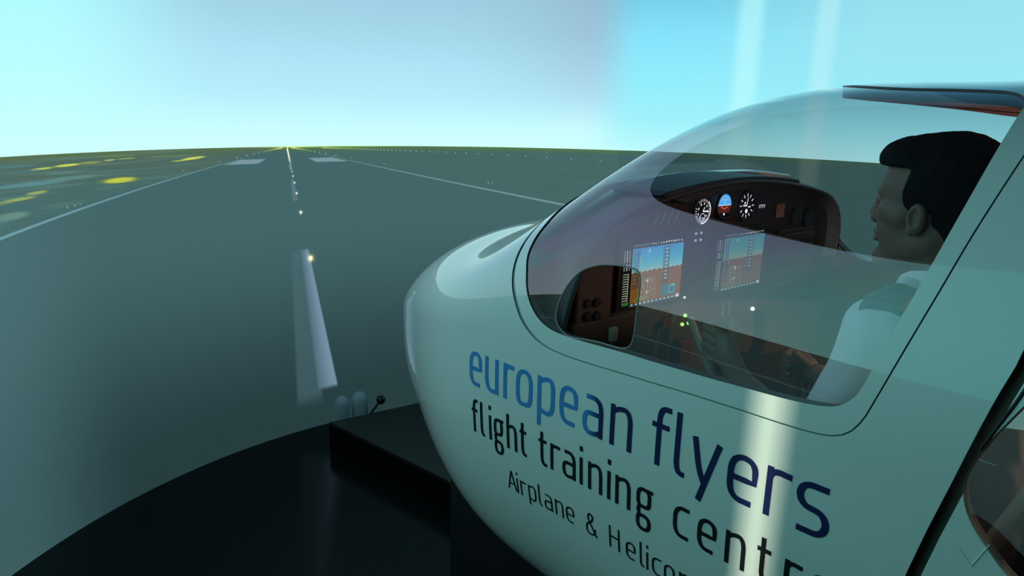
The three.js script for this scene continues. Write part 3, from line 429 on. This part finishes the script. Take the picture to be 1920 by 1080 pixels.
{
  const sh = new THREE.Shape(); const rimPts = [[-.645, 1.33], [-.635, 1.47], [-.56, 1.60], [-.42, 1.672], [-.257, 1.707], [-.01, 1.725], [.2, 1.712], [.35, 1.69], [.46, 1.662], [.515, 1.62], [.54, 1.56], [.53, 1.45], [.505, 1.33], [.48, 1.30]];
  new THREE.CatmullRomCurve3(rimPts.map(([x, y]) => V(x, y, 0)), false, 'centripetal').getPoints(90).forEach((p, i) => i ? sh.lineTo(p.x, p.y) : sh.moveTo(p.x, p.y));
  sh.lineTo(.34, 1.27); sh.lineTo(-.1, 1.34); sh.lineTo(-.62, 1.31); sh.closePath();
  mesh('panel_face', new THREE.ExtrudeGeometry(sh, { depth: .05, bevelEnabled: false, steps: 1 }).translate(0, 0, -.06), mPanel, panel);
  // the rim that stands proud round the panel
  const rimCurve = new THREE.CatmullRomCurve3(rimPts.map(([x, y]) => V(x, y, 0.0)), false, 'centripetal'), prof = [[0, -.07], [.012, -.07], [.014, .02], [.008, .03], [0, .028]], pts = rimCurve.getPoints(90), p = [], idx = [];
  pts.forEach((q, i) => { const a = pts[Math.max(i - 1, 0)], b = pts[Math.min(i + 1, pts.length - 1)], t = b.clone().sub(a).normalize(), n = V(-t.y, t.x, 0); for (const [d, z] of prof) p.push(q.x + n.x * d, q.y + n.y * d, z); });
  for (let i = 0; i < pts.length - 1; i++) for (let k = 0; k < prof.length; k++) { const m = prof.length, a = i * m + k, b = i * m + (k + 1) % m; idx.push(a, b, a + m, b, b + m, a + m); }
  const rg = new THREE.BufferGeometry(); rg.setAttribute('position', new THREE.Float32BufferAttribute(p, 3)); rg.setIndex(idx); rg.computeVertexNormals();
  mesh('panel_rim', rg, mTrim, panel);
  const screenPart = (name, x, y, w, h, tex, k) => {
    const b = mesh('display_bezel', box(w + .026, h + .024, .012, x, y, -.006), mBlack, panel);
    mesh(name, new THREE.PlaneGeometry(w, h).translate(x, y, .0012), glow(tex, k), panel); return b;
  };
  screenPart('primary_display', -.329, 1.521, .226, .158, flightDisplay(11, false), 0.62);
  screenPart('navigation_display', .043, 1.510, .228, .162, flightDisplay(23, true), 0.40);
  // three round standby instruments in the top row
  const dial = (draw) => canvasTex(256, 256, (c, w) => { c.fillStyle = '#050506'; c.fillRect(0, 0, w, w); c.translate(w / 2, w / 2); draw(c, w / 2); });
  const ticks = (c, r, n, a0, a1, l, wd, s) => { c.strokeStyle = s; c.lineWidth = wd; for (let i = 0; i < n; i++) { const a = a0 + (a1 - a0) * i / (n - 1), x = Math.cos(a), y = Math.sin(a); c.beginPath(); c.moveTo(x * r, y * r); c.lineTo(x * (r - l), y * (r - l)); c.stroke(); } };
  const needle = (c, a, l, wd) => { c.strokeStyle = '#ffffff'; c.lineWidth = wd; c.beginPath(); c.moveTo(0, 0); c.lineTo(Math.cos(a) * l, Math.sin(a) * l); c.stroke(); };
  const dials = [
    [-.149, 1.659, .0355, dial((c, r) => { ticks(c, r * .9, 26, -2.2, 3.4, r * .2, 7, '#efeaf6'); c.strokeStyle = '#ffffff'; c.lineWidth = 12; c.beginPath(); c.arc(0, 0, r * .9, -.8, 1.7); c.stroke(); c.strokeStyle = '#d8d0e8'; c.lineWidth = 9; c.beginPath(); c.arc(0, r * .45, r * .28, 0, 7); c.stroke(); needle(c, .1, r * .72, 14); needle(c, -.9, r * .35, 10); for (let i = 0; i < 10; i++) { const a = i * .7; c.fillStyle = '#e8e2f0'; c.fillRect(Math.cos(a) * r * .55 - 8, Math.sin(a) * r * .55 - 10, 16, 20); } })],
    [-.055, 1.668, .0315, dial((c, r) => { c.beginPath(); c.arc(0, 0, r * .94, Math.PI, 0); c.fillStyle = '#58b4ff'; c.fill(); c.beginPath(); c.arc(0, 0, r * .94, 0, Math.PI); c.fillStyle = '#5a2019'; c.fill(); c.fillStyle = '#050506'; c.fillRect(-r, r * .62, 2 * r, r * .4); c.fillStyle = '#d8ecff'; c.fillRect(-r * .94, -8, r * 1.88, 10); c.fillRect(-r * .3, -r * .5, r * .6, 8); c.fillRect(-r * .18, -r * .28, r * .36, 7); c.strokeStyle = '#bfe0ff'; c.lineWidth = 6; c.beginPath(); c.arc(0, 0, r * .72, Math.PI * 1.15, Math.PI * 1.85); c.stroke(); c.strokeStyle = '#ff6a3c'; c.lineWidth = 10; c.beginPath(); c.moveTo(-r * .5, r * .1); c.lineTo(0, r * .3); c.lineTo(r * .5, r * .1); c.stroke(); c.beginPath(); c.fillStyle = '#ffffff'; c.arc(0, r * .74, 14, 0, 7); c.fill(); })],
    [.049, 1.661, .0355, dial((c, r) => { ticks(c, r * .94, 12, 0, Math.PI * 2 * 11 / 12, r * .26, 11, '#f4eef4'); needle(c, -1.4, r * .62, 10); needle(c, 3.2, r * .5, 14); c.fillStyle = '#ffffff'; c.beginPath(); c.arc(0, r * .42, 22, 0, 7); c.fill(); c.fillRect(r * .2, 6, 40, 14); c.fillRect(-r * .35, -r * .3, 22, 22); })],
  ];
  for (const [x, y, r, t] of dials) { const b = mesh('standby_gauge', new THREE.CircleGeometry(r, 48).translate(x, y, .002), glow(t, 1.0), panel); mesh('gauge_bezel', new THREE.TorusGeometry(r + .004, .004, 8, 40).translate(x, y, .002), mBlack, b); }
  mesh('clock_display', new THREE.PlaneGeometry(.05, .05).translate(.140, 1.657, -.008), glow(canvasTex(128, 128, (c, w) => { c.fillStyle = '#0d0a14'; c.fillRect(0, 0, w, w); c.fillStyle = '#e0dcec'; c.fillRect(30, 64, 76, 5); for (const x of [30, 52, 74, 98]) c.fillRect(x, 66, 8, 22); }), 0.8), panel);
  mesh('placard', box(.042, .04, .006, .236, 1.634, -.006, .002), std(.22, .16, .11, { roughness: 0.8 }), panel);
  for (let k = 0; k < 4; k++) mesh('toggle_switch', bar([-.334 + .026 * k, 1.636, -.006], [-.334 + .026 * k, 1.668, .008], .0028, .0045), mRim, panel);
  for (let k = 0; k < 4; k++) mesh('annunciator_light', box(.006, .006, .004, -.155 + .022 * (k % 2), 1.600 - .018 * (k >> 1), -.008, .001), glowFlat(.25, .33, .4), panel);
  // radio stack on the right with its rows, and a round dial above
  const rad1 = mesh('radio_stack', box(.2, .235, .012, .345, 1.46, -.008), std(.022, .024, .026, { roughness: 0.5 }), panel);
  for (let k = 0; k < 6; k++) mesh('radio_unit', box(.18, .026, .01, .345, 1.365 + .037 * k, .001), std(.03, .034, .036, { roughness: 0.4 }), rad1);
  mesh('round_dial', new THREE.CylinderGeometry(.028, .028, .012, 30).rotateX(Math.PI / 2).translate(.40, 1.603, -.004), mBlack, panel);
  mesh('round_dial', new THREE.CylinderGeometry(.028, .028, .012, 30).rotateX(Math.PI / 2).translate(.325, 1.612, -.004), mPanel, panel);
  // padded hood on top of the panel
  const hood = new THREE.Shape(); hood.moveTo(-.345, 1.722); hood.quadraticCurveTo(-.02, 1.772, .27, 1.732); hood.lineTo(.275, 1.722); hood.quadraticCurveTo(-.01, 1.738, -.25, 1.70); hood.closePath();
  mesh('glare_hood', new THREE.ExtrudeGeometry(hood, { depth: .16, bevelEnabled: true, bevelSize: .004, bevelThickness: .004, bevelSegments: 2, curveSegments: 24 }).translate(0, -.011, -.14), mBlack, panel);
  { // pale cowl crest in front of the hood
    const crest = [[-.52, 1.635], [-.36, 1.692], [-.137, 1.725], [.1, 1.732], [.3, 1.729], [.48, 1.712]], up = new THREE.CatmullRomCurve3(crest.map(([x, y]) => V(x, y, 0))).getPoints(40), c = new THREE.Shape();
    up.forEach((q, i) => i ? c.lineTo(q.x, q.y) : c.moveTo(q.x, q.y)); for (let i = 40; i >= 0; i--) c.lineTo(up[i].x, up[i].y - .05); c.closePath();
    mesh('cowl_crest', new THREE.ExtrudeGeometry(c, { depth: .03, bevelEnabled: true, bevelSize: .006, bevelThickness: .01, bevelSegments: 3 }).translate(0, .002, -.165), mShell, panel);
  }
  // dashboard deck that runs forward from the panel to the foot of the windshield
  const dp = [], di = []; const top = new THREE.CatmullRomCurve3(rimPts.slice(2, 11).map(([x, y]) => V(x, y + .006, -.02)), false, 'centripetal').getPoints(40);
  top.forEach((q) => { dp.push(q.x, q.y, q.z, q.x * .97, Math.min(q.y - .03, 1.63), -.14); }); for (let i = 0; i < 40; i++) { const a = i * 2; di.push(a, a + 2, a + 1, a + 1, a + 2, a + 3); }
  const dg = new THREE.BufferGeometry(); dg.setAttribute('position', new THREE.Float32BufferAttribute(dp, 3)); dg.setIndex(di); dg.computeVertexNormals(); mesh('dashboard_deck', dg, mTrim, panel);
}
// lower sub-panel with switches, tilted towards the pilot
{
  const sub = new THREE.Group(); sub.name = 'lower_panel'; sim.add(sub); sub.position.set(0, 0, -1.1);
  const mBrown = std(.11, .085, .066, { roughness: 0.8 });
  const face = new THREE.Shape(); [[-.62, 1.44], [-.44, 1.436], [-.2, 1.425], [.14, 1.385], [.50, 1.325], [.48, 1.20], [.1, 1.22], [-.62, 1.25]].forEach(([x, y], i) => i ? face.lineTo(x, y) : face.moveTo(x, y));
  mesh('switch_shelf', new THREE.ExtrudeGeometry(face, { depth: .03, bevelEnabled: true, bevelSize: .003, bevelThickness: .003, bevelSegments: 1 }).translate(0, 0, .0), mBrown, sub);
  mesh('side_panel', box(.115, .26, .03, -.555, 1.46, .01, .01), mBrown, sub);
  for (const [x, y] of [[-.579, 1.485], [-.550, 1.483], [-.579, 1.455], [-.548, 1.452]]) mesh('panel_socket', new THREE.CylinderGeometry(.0105, .0105, .01, 20).rotateX(Math.PI / 2).translate(x, y, .026), mBlack, sub);
  mesh('rocker_switch', box(.022, .034, .016, -.50, 1.402, .036, .004), std(.55, .5, .38, { roughness: 0.5 }), sub);
  mesh('warning_light', new THREE.CylinderGeometry(.014, .014, .012, 20).rotateX(Math.PI / 2).translate(-.312, 1.400, .036), std(.25, .015, .02, { roughness: 0.35 }), sub);
  mesh('gear_lever', bar([-.287, 1.382, .03], [-.285, 1.416, .045], .005, .006), mRim, sub);
  for (const [x, y] of [[-.231, 1.403], [-.240, 1.381], [-.214, 1.380]]) mesh('gear_light', new THREE.SphereGeometry(.0048, 14, 10).translate(x, y, .036), glowFlat(.55, 1, .25, 1.1), sub);
  mesh('control_knob', new THREE.CylinderGeometry(.011, .012, .02, 20).rotateX(Math.PI / 2).translate(-.142, 1.377, .042), std(.12, .11, .1), sub);
  for (const x of [-.072, -.045]) mesh('flap_lever', box(.007, .040, .012, x, 1.394, .036, .002), mRim, sub);
  mesh('indicator_light', new THREE.SphereGeometry(.006, 14, 10).translate(.073, 1.374, .04), glowFlat(.9, .92, .95, 1.1), sub);
  mesh('indicator_light', new THREE.SphereGeometry(.0035, 14, 10).translate(-.202, 1.440, .008), glowFlat(.7, .75, .8, 1), sub);
  const mRed = std(.13, .012, .025, { roughness: 0.6 });
  for (const [x, y] of [[-.245, 1.316], [-.398, 1.346]]) mesh('red_guard', box(.05, .06, .03, x, y, .045, .008), mRed, sub);
  // throttle quadrant between the seats
  const q = mesh('throttle_quadrant', box(.16, .36, .34, .03, 1.0, .27, .03), mBlack, sub);
  for (const x of [-.02, .02]) mesh('throttle_lever', [bar([x, 1.17, .27], [x, 1.27, .235], .006), new THREE.SphereGeometry(.016, 16, 12).translate(x, 1.28, .232)], mTrim, q);
}
// control yoke
{
  const y = new THREE.Group(); y.name = 'control_yoke'; sim.add(y);
  mesh('column', bar([-.30, 1.425, -1.0], [-.30, 1.26, -.90], .0085, .0085), mRim, y);
  mesh('hub', new THREE.CapsuleGeometry(.022, .05, 6, 16).rotateZ(Math.PI / 2).translate(-.285, 1.345, -.875), mBlack, y);
  mesh('grip', tube([[-.29, 1.345, -.872], [-.335, 1.345, -.87], [-.36, 1.365, -.868], [-.365, 1.41, -.868], [-.362, 1.455, -.872]], .0145, false, 30, 14), mBlack, y);
  mesh('grip', tube([[-.28, 1.345, -.872], [-.235, 1.345, -.87], [-.21, 1.365, -.868], [-.205, 1.41, -.868], [-.208, 1.455, -.872]], .0145, false, 30, 14), mBlack, y);
  mesh('chrome_rod', bar([-.335, 1.44, -.905], [-.335, 1.385, -.868], .004), mChrome, y);
}
// seats
function seat(x) {
  const s = new THREE.Group(); s.name = numbered('pilot_seat'); sim.add(s); s.position.set(x, 0, 0);
  const m = std(.03, .032, .036, { roughness: 0.9 });
  mesh('seat_cushion', box(.46, .12, .48, 0, .9, -.46, .04), m, s);
  mesh('seat_back', box(.44, .56, .10, 0, 0, 0, .04).rotateX(rad(10)).translate(0, 1.23, -.20), m, s);
  mesh('head_rest', box(.24, .17, .07, 0, 0, 0, .03).rotateX(rad(8)).translate(0, 1.62, -.10), m, s);
  mesh('seat_base', box(.36, .5, .4, 0, .62, -.44, .02), mDark, s);
}
seat(-.28); seat(.32);
// pale bar behind the door window paints a reflected streak of light
mesh('reflected_streak', new THREE.TubeGeometry(new THREE.CatmullRomCurve3([V(-.62, 1.28, -.266), V(-.62, 1.327, -.248), V(-.62, 1.372, -.233), V(-.62, 1.46, -.203), V(-.60, 1.62, -.15)]), 30, .011, 4), std(.95, .72, .58, { roughness: 0.9 }), sim);

// ---------------------------------------------------------------- the pilot
const smin = (a, b, k) => { const h = Math.max(k - Math.abs(a - b), 0) / k; return Math.min(a, b) - h * h * k * 0.25; }, smax = (a, b, k) => -smin(-a, -b, k);
function cap(px, py, pz, a, b, ra, rb) { const ex = b[0] - a[0], ey = b[1] - a[1], ez = b[2] - a[2], wx = px - a[0], wy = py - a[1], wz = pz - a[2], t = clamp((wx * ex + wy * ey + wz * ez) / (ex * ex + ey * ey + ez * ez + 1e-12)); return Math.hypot(wx - ex * t, wy - ey * t, wz - ez * t) - lerp(ra, rb, t); }
function ell(px, py, pz, c, r) { const x = (px - c[0]) / r[0], y = (py - c[1]) / r[1], z = (pz - c[2]) / r[2], k0 = Math.hypot(x, y, z), k1 = Math.hypot(x / r[0], y / r[1], z / r[2]); return k0 < 1e-6 ? -Math.min(...r) : k0 * (k0 - 1) / k1; }
function polygonize(fn, c, half, res) {
  const mc = new MarchingCubes(res, mDark, false, false, 400000), s = res, h = s / 2;
  for (let k = 0; k < s; k++) for (let j = 0; j < s; j++) for (let i = 0; i < s; i++) mc.field[i + j * s + k * s * s] = -fn(c[0] + (i - h) / h * half, c[1] + (j - h) / h * half, c[2] + (k - h) / h * half);
  mc.isolation = 0; mc.update();
  const n = mc.count, p = new Float32Array(n * 3), q = new Float32Array(n * 3);
  for (let i = 0; i < n; i++) for (let k = 0; k < 3; k++) { p[i * 3 + k] = c[k] + mc.positionArray[i * 3 + k] * half; }
  const e = half / res * 0.6;
  for (let i = 0; i < n; i++) { const [x, y, z] = [p[i * 3], p[i * 3 + 1], p[i * 3 + 2]]; const v = V(fn(x + e, y, z) - fn(x - e, y, z), fn(x, y + e, z) - fn(x, y - e, z), fn(x, y, z + e) - fn(x, y, z - e)).normalize(); v.toArray(q, i * 3); }
  const g = new THREE.BufferGeometry(); g.setAttribute('position', new THREE.BufferAttribute(p, 3)); g.setAttribute('normal', new THREE.BufferAttribute(q, 3)); g.setAttribute('uv', new THREE.BufferAttribute(new Float32Array(n * 2), 2)); return g;
}
{
  const pilot = thing('person', 'dark-haired pilot in a white short-sleeved shirt sitting inside the cabin with hands on the controls', 'person');
  const HC = [-.28, 1.748, -.502], HS = 0.97;   // middle of the head
  const head = (X, Y, Z) => {
    const x = Math.abs((X - HC[0]) / HS), sx = (X - HC[0]) / HS, y = (Y - HC[1]) / HS, z = (Z - HC[2]) / HS;
    let d = ell(x, y, z, [0, .035, .012], [.074, .094, .096]);
    d = smin(d, ell(x, y, z, [0, -.035, -.040], [.057, .080, .064]), .03);
    d = smin(d, ell(x, y, z, [0, .035, -.052], [.056, .062, .054]), .03);
    d = smin(d, cap(x, y, z, [.05, -.06, .005], [0.012, -.112, -.076], .016, .015), .03);
    d = smin(d, ell(x, y, z, [0, -.108, -.086], [.022, .019, .019]), .02);
    d = smin(d, cap(x, y, z, [.006, .03, -.099], [.04, .028, -.084], .010, .008), .015);
    d = smin(d, cap(x, y, z, [.043, -.012, -.074], [.055, -.018, -.045], .012, .012), .02);
    d = smax(d, -(Math.hypot(x - .032, y - .008, z + .118) - .017), .012);
    d = smin(d, cap(0 + x, y, z, [0, .02, -.102], [0, -.022, -.114], .007, .011), .014);
    d = smin(d, Math.hypot(x - .011, y + .03, z + .108) - .009, .008);
    d = smin(d, cap(x, y, z, [0, -.056, -.106], [.018, -.06, -.094], .007, .004), .006);
    d = smin(d, cap(x, y, z, [0, -.070, -.104], [.015, -.068, -.094], .0075, .005), .006);
    d = smax(d, -(cap(x, y, z, [0, -.063, -.114], [.02, -.064, -.099], .0018, .0012)), .004);
    d = Math.min(d, Math.hypot(x - .031, y - .008, z + .091) - .0118);
    // ear: a flattened shell with a hollow
    let ear = ell(x, y, z, [.077, -.016, -.008], [.010, .028, .017]);
    ear = smax(ear, -ell(x, y, z, [.0865, -.013, -.011], [.0085, .018, .009]), .004);
    ear = smin(ear, ell(x, y, z, [.076, -.039, -.014], [.008, .009, .008]), .008);
    d = smin(d, ear, .006);
    d = smin(d, cap(x, y, z, [0, -.05, .022], [0, -.19, .045], .053, .056), .03);
    void sx; return d * HS;
  };
  const P = { neck: [-.28, 1.58, -.47], chest: [-.28, 1.36, -.44], hips: [-.28, 1.05, -.36], shL: [-.465, 1.535, -.475], elL: [-.505, 1.30, -.56], wrL: [-.385, 1.345, -.80], shR: [-.095, 1.535, -.475], elR: [-.05, 1.265, -.56], wrR: [-.035, 1.28, -.80] };
  const torso = (x, y, z, o) => {
    let d = ell(x, y, z, [-.28, 1.38, -.44], [.185 + o, .20 + o, .118 + o]);
    d = smin(d, cap(x, y, z, [-.40, 1.515, -.465], [-.16, 1.515, -.465], .062 + o, .062 + o), .06);
    d = smin(d, ell(x, y, z, [-.28, 1.14, -.39], [.165 + o, .17 + o, .12 + o]), .1);
    return d;
  };
  const arms = (x, y, z, o, k) => {
    let d = 1e9;
    for (const [s, e, w] of [[P.shL, P.elL, P.wrL], [P.shR, P.elR, P.wrR]]) { d = smin(d, cap(x, y, z, s, e, .06 + o, .044 + o), .03); if (k) d = smin(d, cap(x, y, z, e, w, .043, .029), .02); }
    return d;
  };
  const bodyField = (x, y, z) => smin(smin(torso(x, y, z, 0), arms(x, y, z, 0, true), .05), cap(x, y, z, [-.28, 1.5, -.455], [-.28, 1.62, -.485], .062, .054), .05);
  const skin = std(.23, .15, .105, { roughness: 0.55 });
  const geos = [polygonize(bodyField, [-.28, 1.27, -.56], .36, 64), polygonize(head, [-.28, 1.735, -.50], .155, 104)];
  // hands: palm, four bent fingers and a thumb closed round a grip
  const hand = (c, wrist, mirror) => {
    const toW = V(wrist[0] - c[0], wrist[1] - c[1], wrist[2] - c[2]);
    const pt = (ang, r, dy) => [r * Math.cos(ang) * mirror, dy, -r * Math.sin(ang)];
    const fing = [[.034, 1.0], [.013, 1.06], [-.008, 1.0], [-.028, .86]];
    const W0 = [toW.x, toW.y, toW.z];
    const f = (X, Y, Z) => {
      const x = X - c[0], y = Y - c[1], z = Z - c[2];
      let d = cap(x, y, z, pt(rad(205), .030, .026), pt(rad(212), .030, -.024), .0125, .0125);
      d = smin(d, cap(x, y, z, pt(rad(232), .040, .018), pt(rad(236), .040, -.022), .013, .014), .014);
      d = smin(d, cap(x, y, z, pt(rad(240), .046, -.012), W0, .022, .027), .02);
      for (const [h, s] of fing) {
        const K = pt(rad(190), .033, h), A = pt(rad(132), .029 + .004 * s, h + .002), B = pt(rad(66), .0255, h), C = pt(rad(10), .0245, h - .003);
        let q = cap(x, y, z, K, A, .0098 * s ** .5, .0090); q = smin(q, cap(x, y, z, A, B, .0090, .0082), .003); q = smin(q, cap(x, y, z, B, C, .0082, .0070), .003);
        d = smin(d, q, .006);
      }
      let t = cap(x, y, z, pt(rad(245), .040, .008), pt(rad(292), .034, .032), .0125, .0105); t = smin(t, cap(x, y, z, pt(rad(292), .034, .032), pt(rad(335), .028, .050), .0100, .0085), .004);
      return smin(d, t, .010);
    };
    return polygonize(f, [c[0], c[1], c[2] + .015], .085, 60);
  };
  geos.push(hand([-.364, 1.408, -.868], P.wrL, 1), hand([-.02, 1.275, -.868], P.wrR, -1));
  mesh('body', geos, skin, pilot);
  // hair
  const hair = (X, Y, Z) => {
    const x = Math.abs(X - HC[0]) / HS, y = (Y - HC[1]) / HS, z = (Z - HC[2]) / HS, n = .0016 * noise.noise(X * 60, Y * 40, Z * 60) + .0013 * noise.noise(X * 420, Y * 90, Z * 160);
    let d = ell(x, y, z, [0, .040, .014], [.083, .101, .106]) + n;
    d = smin(d, ell(x, y, z, [0, .086, -.060], [.060, .040, .057]) + n, .03);
    d = smin(d, ell(x, y, z, [0, -.035, .055], [.062, .06, .045]) + n, .03);
    d = smax(d, -Math.max(z + .044 - .25 * Math.max(0, y - .03), y - .072 - .5 * n), .006);      // the face under the fringe
    d = smax(d, -Math.max(z - .012, y + .006), .005);                                            // round the ear
    d = smax(d, -(y + .085 + .2 * (z - .06)), .006);
    return d * HS;
  };
  mesh('hair', polygonize(hair, [-.28, 1.765, -.487], .15, 90), std(.0022, .002, .0022, { roughness: 0.7, specularIntensity: 0.25 }), pilot);
  for (const s of [-1, 1]) mesh('eyebrow', new THREE.TubeGeometry(new THREE.CatmullRomCurve3([V(-.28 + s * .012, HC[1] + .030, -.603), V(-.28 + s * .03, HC[1] + .036, -.597), V(-.28 + s * .05, HC[1] + .029, -.581)]), 12, .0028, 6), std(.006, .005, .005, { roughness: 0.9 }), pilot);
  // shirt, collar and epaulettes
  const shirtField = (x, y, z) => {
    let d = smin(torso(x, y, z, .014), arms(x, y, z, .014, false), .05);
    d = smin(d, cap(x, y, z, [-.28, 1.50, -.46], [-.28, 1.595, -.475], .078, .066), .05);
    for (const q of [-1, 1]) d = smin(d, cap(x, y, z, [-.28 + q * .055, 1.590, -.495], [-.28 + q * .18, 1.555, -.505], .040, .048), .03);
    const fold = .0035 * noise.noise(x * 22 + y * 9, y * 16, z * 26); d += fold;
    const open = Math.hypot(x + .28, (z + .475)) - .060; d = smax(d, -Math.max(open, 1.50 - y), .004);
    return smax(smax(d, y - 1.622 + .25 * (z + .47), .006), 1.02 - y, .01);
  };
  const shirtMat = std(.74, .80, .82, { roughness: 0.85, sheen: 0.2 });
  mesh('shirt', polygonize(shirtField, [-.28, 1.30, -.50], .38, 84), shirtMat, pilot);
  const col = []; { const p = [], idx = []; for (let i = 0; i <= 40; i++) { const a = lerp(-2.5, 2.5, i / 40), sx = Math.sin(a), cz = Math.cos(a); for (const [r, y] of [[.066, 1.585], [.0645, 1.643], [.0675, 1.645], [.088, 1.592]]) p.push(-.28 + r * sx, y + .014 * cz - (Math.abs(a) > 2 ? .02 * (Math.abs(a) - 2) : 0), -.480 + r * cz * 1.0); } for (let i = 0; i < 40; i++) for (let k = 0; k < 3; k++) { const a = i * 4 + k; idx.push(a, a + 4, a + 1, a + 1, a + 4, a + 5); } const g = new THREE.BufferGeometry(); g.setAttribute('position', new THREE.Float32BufferAttribute(p, 3)); g.setIndex(idx); g.computeVertexNormals(); col.push(g); }
  mesh('collar', col, shirtMat, pilot);
  const ep = std(.15, .20, .21, { roughness: 0.9 });
  for (const s of [-1, 1]) {   // shoulder straps follow the shirt
    const strap = (grow, x0, x1) => (x, y, z) => smax(smax(shirtField(x, y, z) - grow, Math.abs(z + .492 - .10 * (Math.abs(x + .28) - .17)) - .034, .003), Math.max(Math.abs(s * (x + .28) - (x0 + x1) / 2) - (x1 - x0) / 2, 1.5 - y), .003), c = [-.28 + s * .165, 1.585, -.49];
    const e = mesh('epaulette', polygonize(strap(.005, .112, .226), c, .10, 64), ep, pilot);
    for (const k of [0, 1, 2]) mesh('stripe', polygonize(strap(.0065, .178 + .018 * k, .186 + .018 * k), c, .10, 64), std(.20, .22, .20, { roughness: 0.8 }), e);
  }
  const leg = (x, y, z) => { let d = ell(x, y, z, [-.28, 1.05, -.38], [.18, .13, .15]); for (const s of [-1, 1]) { d = smin(d, cap(x, y, z, [-.28 + s * .09, 1.04, -.40], [-.28 + s * .13, 1.06, -.84], .085, .062), .05); d = smin(d, cap(x, y, z, [-.28 + s * .13, 1.06, -.84], [-.28 + s * .12, .66, -.93], .06, .045), .03); } return d; };
  mesh('trousers', polygonize(leg, [-.28, .92, -.62], .40, 60), std(.012, .013, .018, { roughness: 0.9 }), pilot);
}

// ---------------------------------------------------------------- platform and the small things behind it
{
  const sh = new THREE.Shape(); [[-.057, -3.51], [.10, -2.60], [.12, -2.2], [.95, -2.2], [.95, -3.40]].forEach(([x, z], i) => i ? sh.lineTo(x, -z) : sh.moveTo(x, -z)); sh.closePath();
  const g = new THREE.ExtrudeGeometry(sh, { depth: .15, bevelEnabled: true, bevelSize: .004, bevelThickness: .004, bevelSegments: 2 }).rotateX(-Math.PI / 2).translate(0, .004, 0);
  const t = thing('platform', 'low black platform in front of the cabin nose near the screen', 'platform');
  mesh('platform_base', g, std(.014, .018, .017, { roughness: 0.5 }), t);
  mesh('platform_dark_sides', new THREE.ExtrudeGeometry(sh, { depth: .138, bevelEnabled: true, bevelSize: .008, bevelThickness: .001, bevelSegments: 1 }).rotateX(-Math.PI / 2).translate(0, .002, 0), std(.004, .004, .004, { roughness: 0.95, specularIntensity: .2 }), t);  // near-black shell, added to make the platform sides darker than the top
}
const domeMat = std(.42, .5, .56, { roughness: 0.5 });
function dome(x, z, r, label) {
  const t = thing('dome_cap', label, 'cap', [x, 0, z], 'pale domed caps behind the platform');
  mesh('dome_body', new THREE.LatheGeometry([[0, 0], [r * .9, 0], [r, .01], [r, .165], [r * .95, .192], [r * .76, .214], [r * .42, .229], [0, .233]].map(([a, b]) => new THREE.Vector2(a, b)), 32), domeMat, t);
  mesh('dome_foot', new THREE.CylinderGeometry(r * 1.06, r * 1.06, .008, 32).translate(0, .004, 0), mBlack, t);
}
dome(.082, -3.65, .044, 'left pale blue-grey domed cap at the foot of the screen');
dome(.198, -3.65, .048, 'right pale blue-grey domed cap, beside the black ball-topped rod');
{
  const t = thing('ball_topped_rod', 'short black rod with a ball on top leaning behind the platform', 'rod', [.115, 0, -3.575]);
  mesh('rod', bar([0, 0, 0], [.172, .168, 0], .008, .007), mBlack, t);
  mesh('ball', new THREE.SphereGeometry(.027, 20, 16).translate(.184, .182, 0), std(.01, .01, .01, { roughness: 0.25 }), t);
}
// added lamp body at the assumed source of the light stripe
{
  const t = thing('added_hall_lamp', 'small unseen lamp added in the hall for the light stripe on the hull', 'lamp', [-4.5, 1.5, 1.126]);
  mesh('lamp_bulb', new THREE.SphereGeometry(.03, 16, 12), glowFlat(1, 1, .8, 1), t);
  mesh('lamp_stand', [bar([0, -1.5, 0], [0, -.035, 0], .012), new THREE.CylinderGeometry(.1, .12, .02, 24).translate(0, -1.49, 0)], mDark, t);
}
renderer.render(scene, camera);
